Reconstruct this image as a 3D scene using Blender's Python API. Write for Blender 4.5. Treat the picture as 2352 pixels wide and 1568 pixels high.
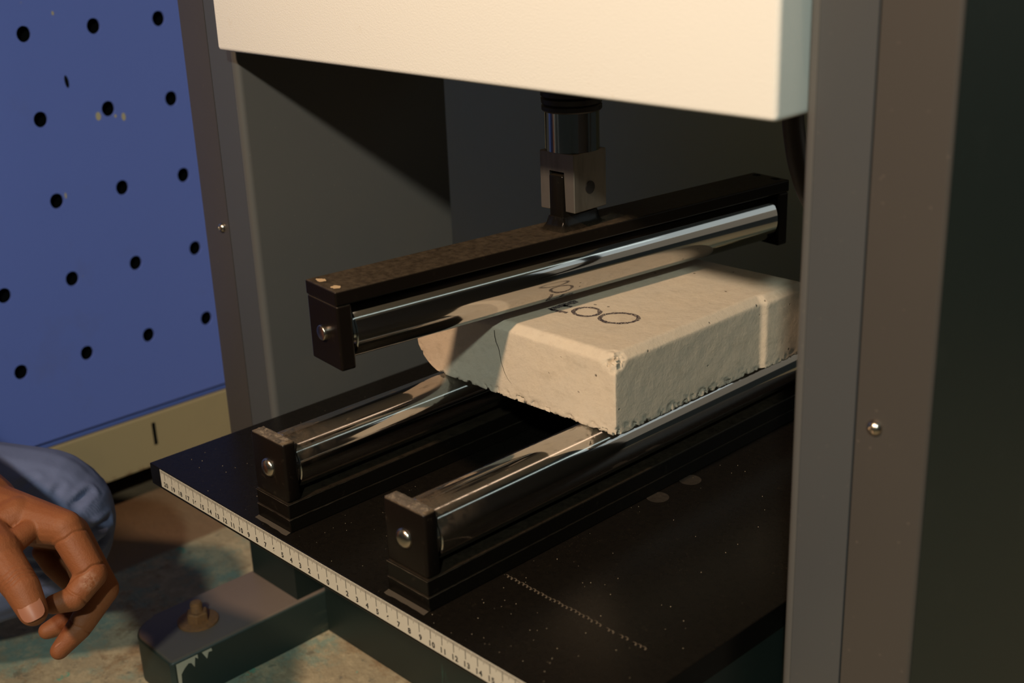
import bpy, bmesh, math, random
from mathutils import Vector, Matrix, noise
random.seed(7)
for o in list(bpy.data.objects): bpy.data.objects.remove(o, do_unlink=True)
SC = bpy.context.scene
COL = SC.collection
S = 0.01                      # builder coordinates are centimetres, scene units are metres

# ------------------------------------------------------------------ camera
cd = bpy.data.cameras.new('camera'); cam = bpy.data.objects.new('camera', cd); COL.objects.link(cam)
cd.sensor_width = 36.0; cd.lens = 2926.79/2352*36.0; cd.clip_start = 0.02; cd.clip_end = 50
r_ = Vector((0.69328, 0.71971, -0.0371)); u_ = Vector((-0.22599, 0.266, 0.93711)); f_ = Vector((-0.68431, 0.6413, -0.34706))
M = Matrix((r_, u_, -f_)).transposed().to_4x4(); M.translation = Vector((59.327, -38.943, 40.300))*S
cam.matrix_world = M
cd.dof.use_dof = True; cd.dof.focus_distance = 0.86; cd.dof.aperture_fstop = 7.5
SC.camera = cam

# ------------------------------------------------------------------ world, lamps, exposure
SC.view_settings.view_transform = 'Standard'; SC.view_settings.look = 'None'
SC.view_settings.gamma = 1.0; SC.view_settings.exposure = 0.0; SC.view_settings.use_curve_mapping = False
w = bpy.data.worlds.new('room_air'); SC.world = w; w.use_nodes = True
w.node_tree.nodes['Background'].inputs[0].default_value = (0.85, 1.0, 0.95, 1)
w.node_tree.nodes['Background'].inputs[1].default_value = 0.018

def aim(o, loc, tgt):
    o.location = Vector(loc)*S
    o.rotation_euler = (Vector(tgt)-Vector(loc)).to_track_quat('-Z', 'Y').to_euler()
def spot(name, energy, color, radius, size, blend, loc, tgt):
    ld = bpy.data.lights.new(name, 'SPOT'); o = bpy.data.objects.new(name, ld); COL.objects.link(o)
    ld.energy = energy; ld.color = color; ld.shadow_soft_size = radius; ld.spot_size = math.radians(size); ld.spot_blend = blend
    aim(o, loc, tgt); return o
spot('warm_work_lamp', 142, (1.0, 0.69, 0.46), 0.055, 66, 1.0, (24, -125, 134), (20, 12, 36))
spot('cool_work_lamp', 102, (0.84, 1.0, 0.93), 0.05, 64, 1.0, (137, -142, 146), (10, 12, 33))
def area_light(name, w_, h_, energy, color, loc, tgt):
    ld = bpy.data.lights.new(name, 'AREA'); o = bpy.data.objects.new(name, ld); COL.objects.link(o)
    ld.shape = 'RECTANGLE'; ld.size = w_; ld.size_y = h_; ld.energy = energy; ld.color = color; aim(o, loc, tgt)
area_light('rear_reflection_upper_light', 1.3, 0.46, 1.15, (0.86, 0.97, 0.98), (132, 122, 94), (1, 30, 30))  # unseen light added for the bright upper edge of the roller's reflected band
area_light('rear_reflection_lower_light', 1.3, 0.56, 0.42, (1.0, 0.86, 0.66), (132, 122, 43), (1, 30, 10))  # unseen light added to fade the roller's reflected band to brown below

# ------------------------------------------------------------------ helpers
def empty(name, loc, label, cat, group=None):
    o = bpy.data.objects.new(name, None); COL.objects.link(o); o.location = Vector(loc)*S
    o.empty_display_size = 0.02; o['label'] = label; o['category'] = cat
    if group: o['group'] = group
    return o
def link(name, me, mats, parent=None, smooth=None, label=None, kind=None):
    o = bpy.data.objects.new(name, me); COL.objects.link(o)
    for m in (mats if isinstance(mats, (list, tuple)) else [mats]):
        if len(me.materials) < 8 and m.name not in [x.name for x in me.materials]: me.materials.append(m)
    if smooth is not None:
        for p in me.polygons: p.use_smooth = True
        me.set_sharp_from_angle(angle=math.radians(smooth))
    if parent:
        o.parent = parent
        if parent.type == 'EMPTY': o.matrix_parent_inverse = Matrix.Translation(-parent.location)
    if label: o['label'] = label
    if kind: o['kind'] = kind
    return o
def obj(name, bm, mats, parent=None, smooth=None, label=None, kind=None):
    bmesh.ops.recalc_face_normals(bm, faces=bm.faces)
    me = bpy.data.meshes.new(name); bm.to_mesh(me); bm.free(); me.transform(Matrix.Scale(S, 4))
    return link(name, me, mats, parent, smooth, label, kind)
def tag(o, label, cat, group=None):
    o['label'] = label; o['category'] = cat
    if group: o['group'] = group
    return o
def box(bm, x0, x1, y0, y1, z0, z1, bev=0.0, seg=2, mat=0, M=None):
    vs = [bm.verts.new((x, y, z)) for x in (x0, x1) for y in (y0, y1) for z in (z0, z1)]
    idx = ((0, 1, 3, 2), (4, 6, 7, 5), (0, 4, 5, 1), (2, 3, 7, 6), (0, 2, 6, 4), (1, 5, 7, 3))
    fs = [bm.faces.new([vs[i] for i in q]) for q in idx]
    for f in fs: f.material_index = mat
    if bev > 0:
        es = list({e for f in fs for e in f.edges})
        g = bmesh.ops.bevel(bm, geom=es, offset=bev, segments=seg, affect='EDGES', profile=0.5)
        vs = list({v for f in g['faces'] for v in f.verts} | {v for v in vs if v.is_valid})
    if M is not None: bmesh.ops.transform(bm, matrix=M, verts=[v for v in vs if v.is_valid])
    return vs
def revolve(bm, prof, p0, axis, seg=40, mat=0):
    """prof: (distance along axis, radius) pairs; closed with caps where radius is 0"""
    a = Vector(axis).normalized(); t = Vector((0, 0, 1)) if abs(a.z) < 0.9 else Vector((1, 0, 0))
    e1 = a.cross(t).normalized(); e2 = a.cross(e1); p0 = Vector(p0); rings = []
    for d, r in prof:
        c = p0+a*d
        rings.append([bm.verts.new(c)] if r < 1e-6 else [bm.verts.new(c+(e1*math.cos(k*2*math.pi/seg)+e2*math.sin(k*2*math.pi/seg))*r) for k in range(seg)])
    for A, B in zip(rings, rings[1:]):
        for k in range(seg):
            k2 = (k+1) % seg
            q = [A[k % len(A)], A[k2 % len(A)], B[k2 % len(B)], B[k % len(B)]]
            q = [v for i, v in enumerate(q) if v not in q[:i]]
            if len(q) > 2: bm.faces.new(q).material_index = mat
    if len(rings[0]) > 1: bm.faces.new(rings[0])
    if len(rings[-1]) > 1: bm.faces.new(rings[-1])
def prism(bm, pts, z0, z1, mat=0):
    lo = [bm.verts.new((x, y, z0)) for x, y in pts]; hi = [bm.verts.new((x, y, z1)) for x, y in pts]
    n = len(pts); bm.faces.new(lo); bm.faces.new(hi)
    for i in range(n): bm.faces.new((lo[i], lo[(i+1) % n], hi[(i+1) % n], hi[i]))
    for f in bm.faces: f.material_index = mat
def strip_path(path, t):
    """closed outline of a bent sheet: path on its outer side, thickness t to the left of the path"""
    off = []
    for i, p in enumerate(path):
        a = Vector(path[max(i-1, 0)]); b = Vector(path[min(i+1, len(path)-1)]); d = (b-a).normalized()
        off.append((p[0]-d.y*t, p[1]+d.x*t))
    return list(path)+off[::-1]
class Balls:
    def __init__(s): s.v, s.f = [], []
def sphere_chain(bm, segs, step=None, NS=18, NH=6):
    """round cones (one closed shell each); later fused by a voxel remesh"""
    for (a, ra), (b, rb) in segs:
        a, b = Vector(a), Vector(b); d = b-a; L = d.length; d = d/L if L > 1e-6 else Vector((0, 0, 1))
        e1 = d.cross(Vector((0, 0, 1)) if abs(d.z) < .9 else Vector((1, 0, 0))).normalized(); e2 = d.cross(e1)
        sn = max(-.95, min(.95, (ra-rb)/L if L > 1e-6 else 0)); th = math.asin(sn)      # tangent tilt of the cone
        prof = [(a, ra, -math.pi/2+(math.pi/2+th)*i/NH) for i in range(NH+1)]+[(b, rb, th+(math.pi/2-th)*i/NH) for i in range(NH+1)]
        rings = []
        for c, r, t in prof:
            k = len(bm.v); cc = c+d*(r*math.sin(t)); q = r*math.cos(t)
            if q < 1e-4: bm.v.append(cc); rings.append([k])
            else: bm.v += [cc+(e1*math.cos(x)+e2*math.sin(x))*q for x in [2*math.pi*j/NS for j in range(NS)]]; rings.append(list(range(k, k+NS)))
        for A, B in zip(rings, rings[1:]):
            for j in range(NS):
                q = [A[j % len(A)], A[(j+1) % NS % len(A)], B[(j+1) % NS % len(B)], B[j % len(B)]]
                q = [v for i, v in enumerate(q) if v not in q[:i]]
                if len(q) > 2: bm.f.append(q[::-1])
def fuse(bm, voxel, smooth=6):
    me = bpy.data.meshes.new('tmp')
    if isinstance(bm, Balls): me.from_pydata(bm.v, [], bm.f)
    else: bm.to_mesh(me); bm.free()
    o = bpy.data.objects.new('tmp', me); COL.objects.link(o)
    m = o.modifiers.new('r', 'REMESH'); m.mode = 'VOXEL'; m.voxel_size = voxel
    s = o.modifiers.new('s', 'SMOOTH'); s.factor = 0.5; s.iterations = smooth
    dg = bpy.context.evaluated_depsgraph_get(); me2 = bpy.data.meshes.new_from_object(o.evaluated_get(dg))
    bpy.data.objects.remove(o, do_unlink=True); bpy.data.meshes.remove(me)
    return me2

# ------------------------------------------------------------------ materials
class Mat:
    def __init__(s, name, color=(0.5, 0.5, 0.5), rough=0.5, metal=0.0, spec=0.5):
        s.m = bpy.data.materials.new(name); s.m.use_nodes = True; s.nt = s.m.node_tree
        s.b = s.nt.nodes['Principled BSDF']; s.b.inputs['Base Color'].default_value = (*color, 1)
        s.b.inputs['Roughness'].default_value = rough; s.b.inputs['Metallic'].default_value = metal
        s.b.inputs['Specular IOR Level'].default_value = spec
        s.col = None; s.color = color; s.tc = s.nt.nodes.new('ShaderNodeTexCoord'); s.lastn = None
    def n(s, t, **kw):
        x = s.nt.nodes.new(t)
        for k, v in kw.items(): setattr(x, k, v)
        return x
    def l(s, a, b): s.nt.links.new(a, b)
    def noise(s, scale, detail=4, rough=0.6, stretch=(1, 1, 1), dist=0.0):
        mp = s.n('ShaderNodeMapping'); mp.inputs['Scale'].default_value = stretch; s.l(s.tc.outputs['Object'], mp.inputs[0])
        x = s.n('ShaderNodeTexNoise'); x.inputs['Scale'].default_value = scale; x.inputs['Detail'].default_value = detail
        x.inputs['Roughness'].default_value = rough; x.inputs['Distortion'].default_value = dist
        s.l(mp.outputs[0], x.inputs['Vector']); return x.outputs[0]
    def voro(s, scale, feature='F1'):
        x = s.n('ShaderNodeTexVoronoi', feature=feature); x.inputs['Scale'].default_value = scale
        s.l(s.tc.outputs['Object'], x.inputs['Vector']); return x.outputs['Distance']
    def ramp(s, fac, lo, hi, inv=False):
        x = s.n('ShaderNodeMapRange'); x.inputs['From Min'].default_value = lo; x.inputs['From Max'].default_value = hi
        if inv: x.inputs['To Min'].default_value = 1; x.inputs['To Max'].default_value = 0
        s.l(fac, x.inputs[0]); return x.outputs[0]
    def mul(s, a, b, op='MULTIPLY'):
        x = s.n('ShaderNodeMath', operation=op)
        for i, v in enumerate((a, b)):
            if isinstance(v, (int, float)): x.inputs[i].default_value = v
            else: s.l(v, x.inputs[i])
        return x.outputs[0]
    def mix(s, fac, color):
        """lay another colour over the present one"""
        x = s.n('ShaderNodeMix', data_type='RGBA')
        if isinstance(fac, (int, float)): x.inputs[0].default_value = fac
        else: s.l(fac, x.inputs[0])
        if s.col is None: x.inputs[6].default_value = (*s.color, 1)
        else: s.l(s.col, x.inputs[6])
        x.inputs[7].default_value = (*color, 1); s.col = x.outputs[2]; s.l(s.col, s.b.inputs['Base Color']); return s
    def roughmix(s, fac, lo, hi):
        x = s.n('ShaderNodeMapRange'); x.inputs['To Min'].default_value = lo; x.inputs['To Max'].default_value = hi
        s.l(fac, x.inputs[0]); s.l(x.outputs[0], s.b.inputs['Roughness']); return s
    def metalmix(s, fac, lo, hi):
        x = s.n('ShaderNodeMapRange'); x.inputs['To Min'].default_value = lo; x.inputs['To Max'].default_value = hi
        s.l(fac, x.inputs[0]); s.l(x.outputs[0], s.b.inputs['Metallic']); return s
    def bump(s, h, strength=0.3, dist=0.001):
        x = s.n('ShaderNodeBump'); x.inputs['Strength'].default_value = strength; x.inputs['Distance'].default_value = dist
        s.l(h, x.inputs['Height'])
        if s.lastn is not None: s.l(s.lastn, x.inputs['Normal'])
        s.lastn = x.outputs[0]; s.l(s.lastn, s.b.inputs['Normal']); return s
    def up(s, lo=0.5, hi=0.95):
        g = s.n('ShaderNodeNewGeometry'); x = s.n('ShaderNodeSeparateXYZ'); s.l(g.outputs['Normal'], x.inputs[0])
        return s.ramp(x.outputs[2], lo, hi)
    def pos(s, axis, lo, hi, inv=False):
        x = s.n('ShaderNodeSeparateXYZ'); s.l(s.tc.outputs['Object'], x.inputs[0]); return s.ramp(x.outputs['XYZ'.index(axis)], lo, hi, inv)

def black_paint(name, base, dust, amount, rough, speck=0.6):
    m = Mat(name, base, rough, 0, 0.16)
    u = m.up(); n1 = m.ramp(m.noise(220, 6, 0.7), 0.15, 0.7); f = m.mul(m.mul(u, n1), amount)
    m.mix(f, dust); m.mix(m.mul(m.ramp(m.voro(700), 0.0, 0.16, True), m.mul(u, m.mul(m.ramp(m.noise(35), 0.5, 0.7), speck))), (0.35, 0.26, 0.16))
    m.mix(m.mul(m.ramp(m.noise(140, 6), 0.62, 0.8), 0.12), dust)
    x = m.n('ShaderNodeMapRange'); x.inputs['To Min'].default_value = rough; x.inputs['To Max'].default_value = 0.75
    m.l(f, x.inputs[0]); m.l(x.outputs[0], m.b.inputs['Roughness'])
    m.bump(m.noise(500, 3), 0.12, 0.0004); return m.m
m = Mat('mortar_crust', (0.085, 0.066, 0.048), .9); m.mix(m.ramp(m.noise(180, 6, .7), .5, .7), (0.26, 0.20, 0.14)); m.mix(m.ramp(m.noise(120, 5), .55, .65), (0.02, 0.016, 0.012)); m.bump(m.noise(400, 4), .5, .001); M_CRUST = m.m
M_PLATE = black_paint('black_plate_paint', (0.004, 0.0035, 0.003), (0.07, 0.05, 0.03), 0.05, 0.26, 0.4)
M_BEAM = black_paint('black_beam_paint', (0.006, 0.004, 0.0028), (0.11, 0.080, 0.050), 0.55, 0.32, 0.25)
M_WORN = Mat('worn_edge_metal', (0.10, 0.078, 0.055), .5, .3).m
M_BAR = black_paint('black_bar_paint', (0.005, 0.004, 0.003), (0.085, 0.062, 0.040), 0.25, 0.22, 0.15)
M_SUPPORT = black_paint('black_support_paint', (0.006, 0.004, 0.0028), (0.21, 0.155, 0.10), 0.9, 0.35, 0.3)
m = Mat('dark_grey_powder_coat', (0.085, 0.085, 0.082), 0.42); m.mix(m.mul(m.ramp(m.noise(9, 4), 0.5, 0.8), 0.3), (0.12, 0.105, 0.085))
m.mix(m.mul(m.ramp(m.voro(120), 0.0, 0.10, True), 0.25), (0.25, 0.22, 0.18)); m.bump(m.noise(1500, 2), 0.1, 0.0003); M_GREY = m.m
m = Mat('edge_strip_dimmed_grey', (0.060, 0.063, 0.066), 0.40); m.mix(m.mul(m.ramp(m.noise(9, 4), 0.5, 0.8), 0.3), (0.075, 0.07, 0.062)); m.mix(m.mul(m.ramp(m.voro(120), 0.0, 0.10, True), 0.2), (0.2, 0.18, 0.15)); M_EDGE = m.m  # side panel's grey coat darkened: the strip's dimmer lighting is put into its colour
m = Mat('brown_grey_powder_coat', (0.054, 0.048, 0.043), 0.42); m.mix(m.mul(m.ramp(m.noise(9, 4), 0.5, 0.8), 0.3), (0.068, 0.06, 0.05))
m.mix(m.mul(m.ramp(m.voro(110), 0.0, 0.10, True), 0.25), (0.25, 0.2, 0.16)); m.bump(m.noise(1500, 2), 0.1, 0.0003); M_BROWN = m.m
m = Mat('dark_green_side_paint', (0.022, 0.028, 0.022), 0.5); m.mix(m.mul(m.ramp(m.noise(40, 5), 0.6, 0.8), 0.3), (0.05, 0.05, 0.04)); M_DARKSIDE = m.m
m = Mat('cream_powder_coat', (0.79, 0.77, 0.71), 0.55); m.mix(m.mul(m.ramp(m.noise(30, 6), 0.68, 0.85), 0.5), (0.6, 0.48, 0.33))
m.bump(m.noise(900, 2), 0.35, 0.0005); M_CREAM = m.m
def chrome(name, dusty):
    m = Mat(name, (0.58, 0.57, 0.55), 0.085, 1.0)
    m.roughmix(m.mul(m.ramp(m.noise(140, 5, stretch=(1, .1, 1)), 0.5, 0.8), 0.2), 0.07, 0.4)
    gl = m.n('ShaderNodeBsdfAnisotropic'); gl.inputs['Color'].default_value = (0.5, 0.5, 0.5, 1); gl.inputs['Roughness'].default_value = 0.42; gl.inputs['Anisotropy'].default_value = 0.93; gl.inputs['Rotation'].default_value = 0.0
    tg = m.n('ShaderNodeTangent', direction_type='RADIAL', axis='Y'); m.l(tg.outputs[0], gl.inputs['Tangent'])
    mg = m.n('ShaderNodeMixShader'); mg.inputs[0].default_value = 0.13; m.l(m.b.outputs[0], mg.inputs[1]); m.l(gl.outputs[0], mg.inputs[2]); out = mg.outputs[0]
    if dusty:
        d = m.mul(m.mul(m.up(0.0, 0.75), m.pos('Y', 0.018, 0.065, True)), m.ramp(m.noise(95, 8, 0.72, dist=0.4), 0.38, 0.58))
        x = m.mul(m.mul(m.up(0.55, 0.9), m.ramp(m.noise(200, 7, 0.7, stretch=(1, .22, 1)), 0.58, 0.66)), m.pos('Y', 0.06, 0.20, True))
        d = m.mul(d, x, 'MAXIMUM'); df = m.n('ShaderNodeBsdfDiffuse'); df.inputs[0].default_value = (0.085, 0.062, 0.042, 1); mx = m.n('ShaderNodeMixShader')
        m.l(d, mx.inputs[0]); m.l(out, mx.inputs[1]); m.l(df.outputs[0], mx.inputs[2]); out = mx.outputs[0]
    m.l(out, m.nt.nodes['Material Output'].inputs[0]); return m.m
M_CHROME = chrome('dusty_chrome', True); M_CHROME2 = chrome('clean_chrome', False)
m = Mat('machined_steel', (0.26, 0.23, 0.195), 0.42, 0.85); m.mix(m.mul(m.ramp(m.noise(120, 5, stretch=(1, 1, .15)), 0.5, 0.75), 0.5), (0.12, 0.10, 0.08))
m.bump(m.noise(400, 2, stretch=(1, 1, .05)), 0.1, 0.0003); M_STEEL = m.m
M_RAM = Mat('ram_steel', (0.42, 0.41, 0.39), 0.16, 1.0).m
M_BOLT = Mat('bolt_steel', (0.52, 0.45, 0.37), 0.24, 1.0).m
M_RUBBER = Mat('black_rubber', (0.012, 0.010, 0.010), 0.5).m
M_HOLE = Mat('black_recess', (0.003, 0.003, 0.003), 0.9, 0, 0.1).m
m = Mat('rusty_steel', (0.32, 0.145, 0.055), 0.7, 0.2); m.mix(m.ramp(m.noise(300, 4), 0.4, 0.7), (0.22, 0.11, 0.05)); M_RUST = m.m
m = Mat('plug_filler', (0.42, 0.29, 0.16), 0.8); M_PLUG = m.m
# concrete
m = Mat('pale_concrete', (0.53, 0.455, 0.355), 0.88, 0, 0.3); m.mix(m.mul(m.ramp(m.noise(25, 6), 0.35, 0.75), 0.6), (0.60, 0.49, 0.355))
m.mix(m.mul(m.ramp(m.noise(60, 6, stretch=(1, 1, 2)), 0.55, 0.72), 0.45), (0.38, 0.315, 0.23)); m.mix(m.mul(m.ramp(m.noise(300, 6, 0.7), 0.5, 0.75), 0.35), (0.40, 0.33, 0.25)); pit = m.ramp(m.voro(85), 0.04, 0.10, True)
sel = m.ramp(m.noise(60, 2), 0.50, 0.56); pf = m.mul(pit, sel); m.mix(m.mul(pf, 0.85), (0.05, 0.035, 0.022))
m.bump(m.mul(pf, -1.0), 0.6, 0.0015); m.bump(m.noise(350, 7, 0.7), 0.5, 0.0008); m.bump(m.noise(60, 4), 0.4, 0.0012); M_CONC = m.m
m = Mat('marker_ink', (0.045, 0.032, 0.035), 0.8); m.mix(m.mul(m.ramp(m.noise(900, 3), 0.52, 0.6), 0.9), (0.36, 0.30, 0.23)); M_INK = m.m
# floor
m = Mat('worn_painted_floor', (0.42, 0.34, 0.215), 0.75)
m.mix(m.mul(m.ramp(m.noise(14, 9, 0.72), 0.46, 0.56), 0.85), (0.25, 0.35, 0.28)); m.mix(m.mul(m.ramp(m.noise(45, 9, 0.78), 0.49, 0.58), 0.8), (0.56, 0.46, 0.29))
m.mix(m.mul(m.ramp(m.noise(24, 9, 0.75), 0.55, 0.66), 0.8), (0.25, 0.14, 0.06)); m.mix(m.mul(m.ramp(m.noise(70, 8, 0.7), 0.60, 0.66), 0.7), (0.16, 0.15, 0.11)); m.mix(m.mul(m.ramp(m.noise(38, 8, 0.7), 0.64, 0.67), 0.9), (0.12, 0.42, 0.30))
bw = m.mul(m.pos('X', -0.492, -0.486, True), 1.0); m.mix(m.mul(bw, 0.95), (0.24, 0.145, 0.078))
m.bump(m.noise(70, 9, 0.75), 0.9, 0.003); M_FLOOR = m.m
m = Mat('dark_wall_paint', (0.44, 0.46, 0.30), 0.8); m.bump(m.noise(80), 0.2, 0.001); M_WALL = m.m
# perforated cabinet
m = Mat('blue_enamel', (0.135, 0.20, 0.62), 0.42); m.mix(m.mul(m.ramp(m.noise(14, 6), 0.58, 0.8), 0.3), (0.14, 0.15, 0.28))
m.mix(m.mul(m.ramp(m.voro(40), 0.0, 0.05, True), m.ramp(m.noise(12), 0.6, 0.62)), (0.42, 0.36, 0.25)); m.bump(m.noise(25), 0.1, 0.002); M_BLUE = m.m
m = Mat('ochre_enamel', (0.40, 0.315, 0.175), 0.55); m.mix(m.mul(m.ramp(m.noise(16, 5), 0.5, 0.8), 0.5), (0.34, 0.27, 0.16))
m.mix(m.mul(m.pos('Z', -0.195, -0.188, True), m.ramp(m.noise(120, 4), 0.45, 0.6)), (0.14, 0.06, 0.025)); M_OCHRE = m.m
M_CHIP = Mat('bare_chip', (0.45, 0.40, 0.26), 0.8).m
# foot / skirt paint
m = Mat('scuffed_dark_green_paint', (0.018, 0.030, 0.026), 0.5); m.mix(m.mul(m.ramp(m.noise(30, 7, stretch=(1, .25, 2)), 0.58, 0.7), 0.6), (0.07, 0.075, 0.05))
m.mix(m.mul(m.up(0.6, 0.9), 0.9), (0.17, 0.128, 0.10)); m.mix(m.mul(m.ramp(m.noise(45, 6), 0.68, 0.72), 0.5), (0.05, 0.17, 0.125)); m.bump(m.noise(70, 5), 0.2, 0.001); M_FOOT = m.m
m = Mat('green_black_paint', (0.008, 0.015, 0.013), 0.45); m.mix(m.mul(m.ramp(m.noise(30, 7, stretch=(3, 1, .4)), 0.64, 0.7), 0.6), (0.02, 0.10, 0.075)); M_SKIRT = m.m
m = Mat('pale_paint_drip', (0.45, 0.43, 0.34), 0.7); M_DRIP = m.m
M_RULER = Mat('ruler_vinyl', (0.47, 0.44, 0.365), 0.5).m
M_PRINT = Mat('ruler_print', (0.02, 0.018, 0.016), 0.6).m
M_PRINT2 = Mat('ruler_fine_print', (0.17, 0.145, 0.115), 0.6).m
# person
KNUCKLE = (-0.147, -0.0904, -0.031)
m = Mat('brown_skin', (0.215, 0.070, 0.024), 0.6, 0, 0.35); m.mix(m.mul(m.ramp(m.noise(60, 5), 0.45, 0.8), 0.45), (0.29, 0.11, 0.042)); m.mix(m.mul(m.ramp(m.noise(130, 6), 0.62, 0.78), 0.35), (0.20, 0.07, 0.03))
m.b.inputs['Subsurface Weight'].default_value = 0.08; m.b.inputs['Subsurface Radius'].default_value = (0.004, 0.0015, 0.0008)
vd = m.n('ShaderNodeVectorMath', operation='DISTANCE'); m.l(m.tc.outputs['Object'], vd.inputs[0]); vd.inputs[1].default_value = KNUCKLE
m.mix(m.mul(m.mul(m.ramp(vd.outputs['Value'], 0.003, 0.0075, True), m.ramp(m.noise(320, 5), 0.42, 0.6)), 0.4), (0.46, 0.30, 0.21))
m.bump(m.noise(260, 5), 0.4, 0.0008); m.bump(m.voro(900), 0.2, 0.0004); M_SKIN = m.m
M_NAIL = Mat('finger_nail', (0.30, 0.125, 0.075), 0.42, 0, 0.35).m
m = Mat('blue_twill', (0.115, 0.145, 0.27), 0.85); wv = m.n('ShaderNodeTexWave'); wv.inputs['Scale'].default_value = 260; m.l(m.tc.outputs['Object'], wv.inputs['Vector'])
m.mix(m.mul(wv.outputs[1], 0.25), (0.16, 0.19, 0.33)); m.bump(wv.outputs[1], 0.25, 0.0004); m.bump(m.noise(25, 4), 0.35, 0.004); M_TWILL = m.m
m = Mat('pale_shirt', (0.38, 0.40, 0.42), 0.85); m.bump(m.noise(30, 4), 0.3, 0.004); M_SHIRT = m.m
M_HAIR = Mat('black_hair', (0.01, 0.008, 0.007), 0.5).m

# ------------------------------------------------------------------ setting
FZ = -23.3
bm = bmesh.new(); n = 90
for i in range(n+1):
    for j in range(n+1):
        x = -150+300*i/n; y = -140+260*j/n; bm.verts.new((x, y, FZ+0.12*(noise.fractal(Vector((x*.08, y*.08, 0)), 0.8, 2.0, 4))-0.1))
bm.verts.ensure_lookup_table()
for i in range(n):
    for j in range(n):
        a = i*(n+1)+j; bm.faces.new((bm.verts[a], bm.verts[a+n+1], bm.verts[a+n+2], bm.verts[a+1]))
obj('floor', bm, M_FLOOR, smooth=60, kind='structure')['label'] = 'worn concrete floor with flaking green paint'
bm = bmesh.new(); box(bm, -150, 10, 52, 57, FZ-2, 190)
obj('wall_back', bm, M_WALL, kind='structure')['label'] = 'dark wall behind the testing machine'

# ------------------------------------------------------------------ testing machine
mach = empty('testing_machine', (0, 23, FZ), 'dark grey flexural testing machine with cream press head and black ruled base plate', 'machine')
def arc(cx, cy, r, a0, a1, n=6): return [(cx+r*math.cos(math.radians(a0+(a1-a0)*i/n)), cy+r*math.sin(math.radians(a0+(a1-a0)*i/n))) for i in range(n+1)]
ZB, ZT = -19.2, 75.0; ZC = -7.0
for sgn in (-1, 1):
    def X(pts): return [(sgn*-x, y) for x, y in pts]      # built for the left column, mirrored for the right
    bm = bmesh.new()
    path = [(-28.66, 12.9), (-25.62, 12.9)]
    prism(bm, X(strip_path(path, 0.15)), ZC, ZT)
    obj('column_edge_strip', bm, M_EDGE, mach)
    bm = bmesh.new(); path = [(-25.6, 12.9)]+arc(-25.45, 13.4, 0.5, -90, 0)+[(-24.95, 33.2)]
    prism(bm, X(strip_path(path, 0.15)), ZC, ZT)
    obj('column_side_panel', bm, M_GREY, mach, 40)
    bm = bmesh.new()
    path = arc(-32.4, 13.15, 0.25, 200, 270, 4)+[(-28.76, 12.9)]
    prism(bm, X(strip_path(path, 0.15)), ZC, ZT)
    oc = obj('column_front_cover', bm, M_BROWN, mach, 40)
    bm = bmesh.new(); prism(bm, X([(-32.62, 13.16), (-32.47, 13.16), (-32.47, 33.2), (-32.62, 33.2)]), ZC, ZT); obj('column_outer_cover', bm, M_DARKSIDE, mach)
    bm = bmesh.new(); prism(bm, X([(-32.3, 13.3), (-25.3, 13.3), (-25.3, 33.0), (-32.3, 33.0)]), ZB+.02, ZC); obj('column_base', bm, M_SKIRT, mach)
    bm = bmesh.new(); prism(bm, X([(-32.45, 13.12), (-25.15, 13.12), (-25.15, 33.1), (-32.45, 33.1)]), ZC, ZT-.05)
    obj('column_core', bm, M_HOLE, mach)
    for zz in (13.95, 44.0):
        bm = bmesh.new(); revolve(bm, [(0, .42), (.10, .40), (.24, .28), (.30, .16), (.22, .13), (.22, 0)], (sgn*29.8, 12.9, zz), (0, -1, 0), 24)
        obj('screw', bm, M_BOLT, oc, 40)
    # foot
    fo = bmesh.new()
    pts = [(-32.6, 52)]+[(-32.6, 3.6)]+arc(-29.9, 3.3, 2.7, 180, 262, 8)+[(-25.2, .55), (-24.9, .85), (-24.9, 52)]
    prism(fo, X(pts), FZ-.1, ZB)
    es = [e for e in fo.edges if all(abs(v.co.z-ZB) < 1e-4 for v in e.verts)]
    bmesh.ops.bevel(fo, geom=es, offset=0.35, segments=3, affect='EDGES', profile=0.5)
    ft = obj('foot_bar', fo, M_FOOT, mach, 40)
    bm = bmesh.new(); revolve(bm, [(0, 0), (0, 1.75), (.16, 1.75), (.18, 1.7), (.18, 0)], (sgn*28.9, 5.5, ZB), (0, 0, 1), 40); obj('washer', bm, M_RUST, ft, 40)
    bm = bmesh.new(); revolve(bm, [(0, 0), (0, .95), (.72, .95), (.82, .82), (.82, 0)], (sgn*28.9, 5.5, ZB+.18), (0, 0, 1), 6); obj('hex_nut', bm, M_RUST, ft)
    bm = bmesh.new(); pr = [(0, 0)]
    for k in range(9): pr += [(.9+k*.1, .52), (.95+k*.1, .45)]
    pr += [(1.85, .46), (1.9, .36), (1.9, 0)]; revolve(bm, pr, (sgn*28.9, 5.5, ZB), (0, 0, 1), 20); obj('threaded_stud', bm, M_RUST, ft, 50)
    if sgn < 0:      # splashed paint on the near corner of the left foot
        bm = bmesh.new(); rr = random.Random(3)
        def blob(pts): bm.faces.new([bm.verts.new(p) for p in pts])
        zz = ZB-.1
        e = 0.012
        # ragged patch on the side face x = -24.9 and on the front end
        top = [(y, ZB-.28) for y in (1.0, 1.5, 2.0, 2.5, 3.0)]
        low = [(3.0, -19.9), (2.75, -19.65), (2.6, -20.5), (2.35, -20.0), (2.1, -19.9), (1.7, -20.2), (1.35, -20.6), (1.25, -22.4), (1.0, -22.9)]
        blob([(-24.9+e, y, z) for y, z in top+low])
        blob([(-24.9+e, y, z) for y, z in [(3.4, -19.5), (4.3, -19.5), (4.35, -19.8), (4.0, -19.75), (3.8, -20.3), (3.6, -19.9)]])
        obj('paint_drip', bm, M_DRIP, ft)
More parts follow.
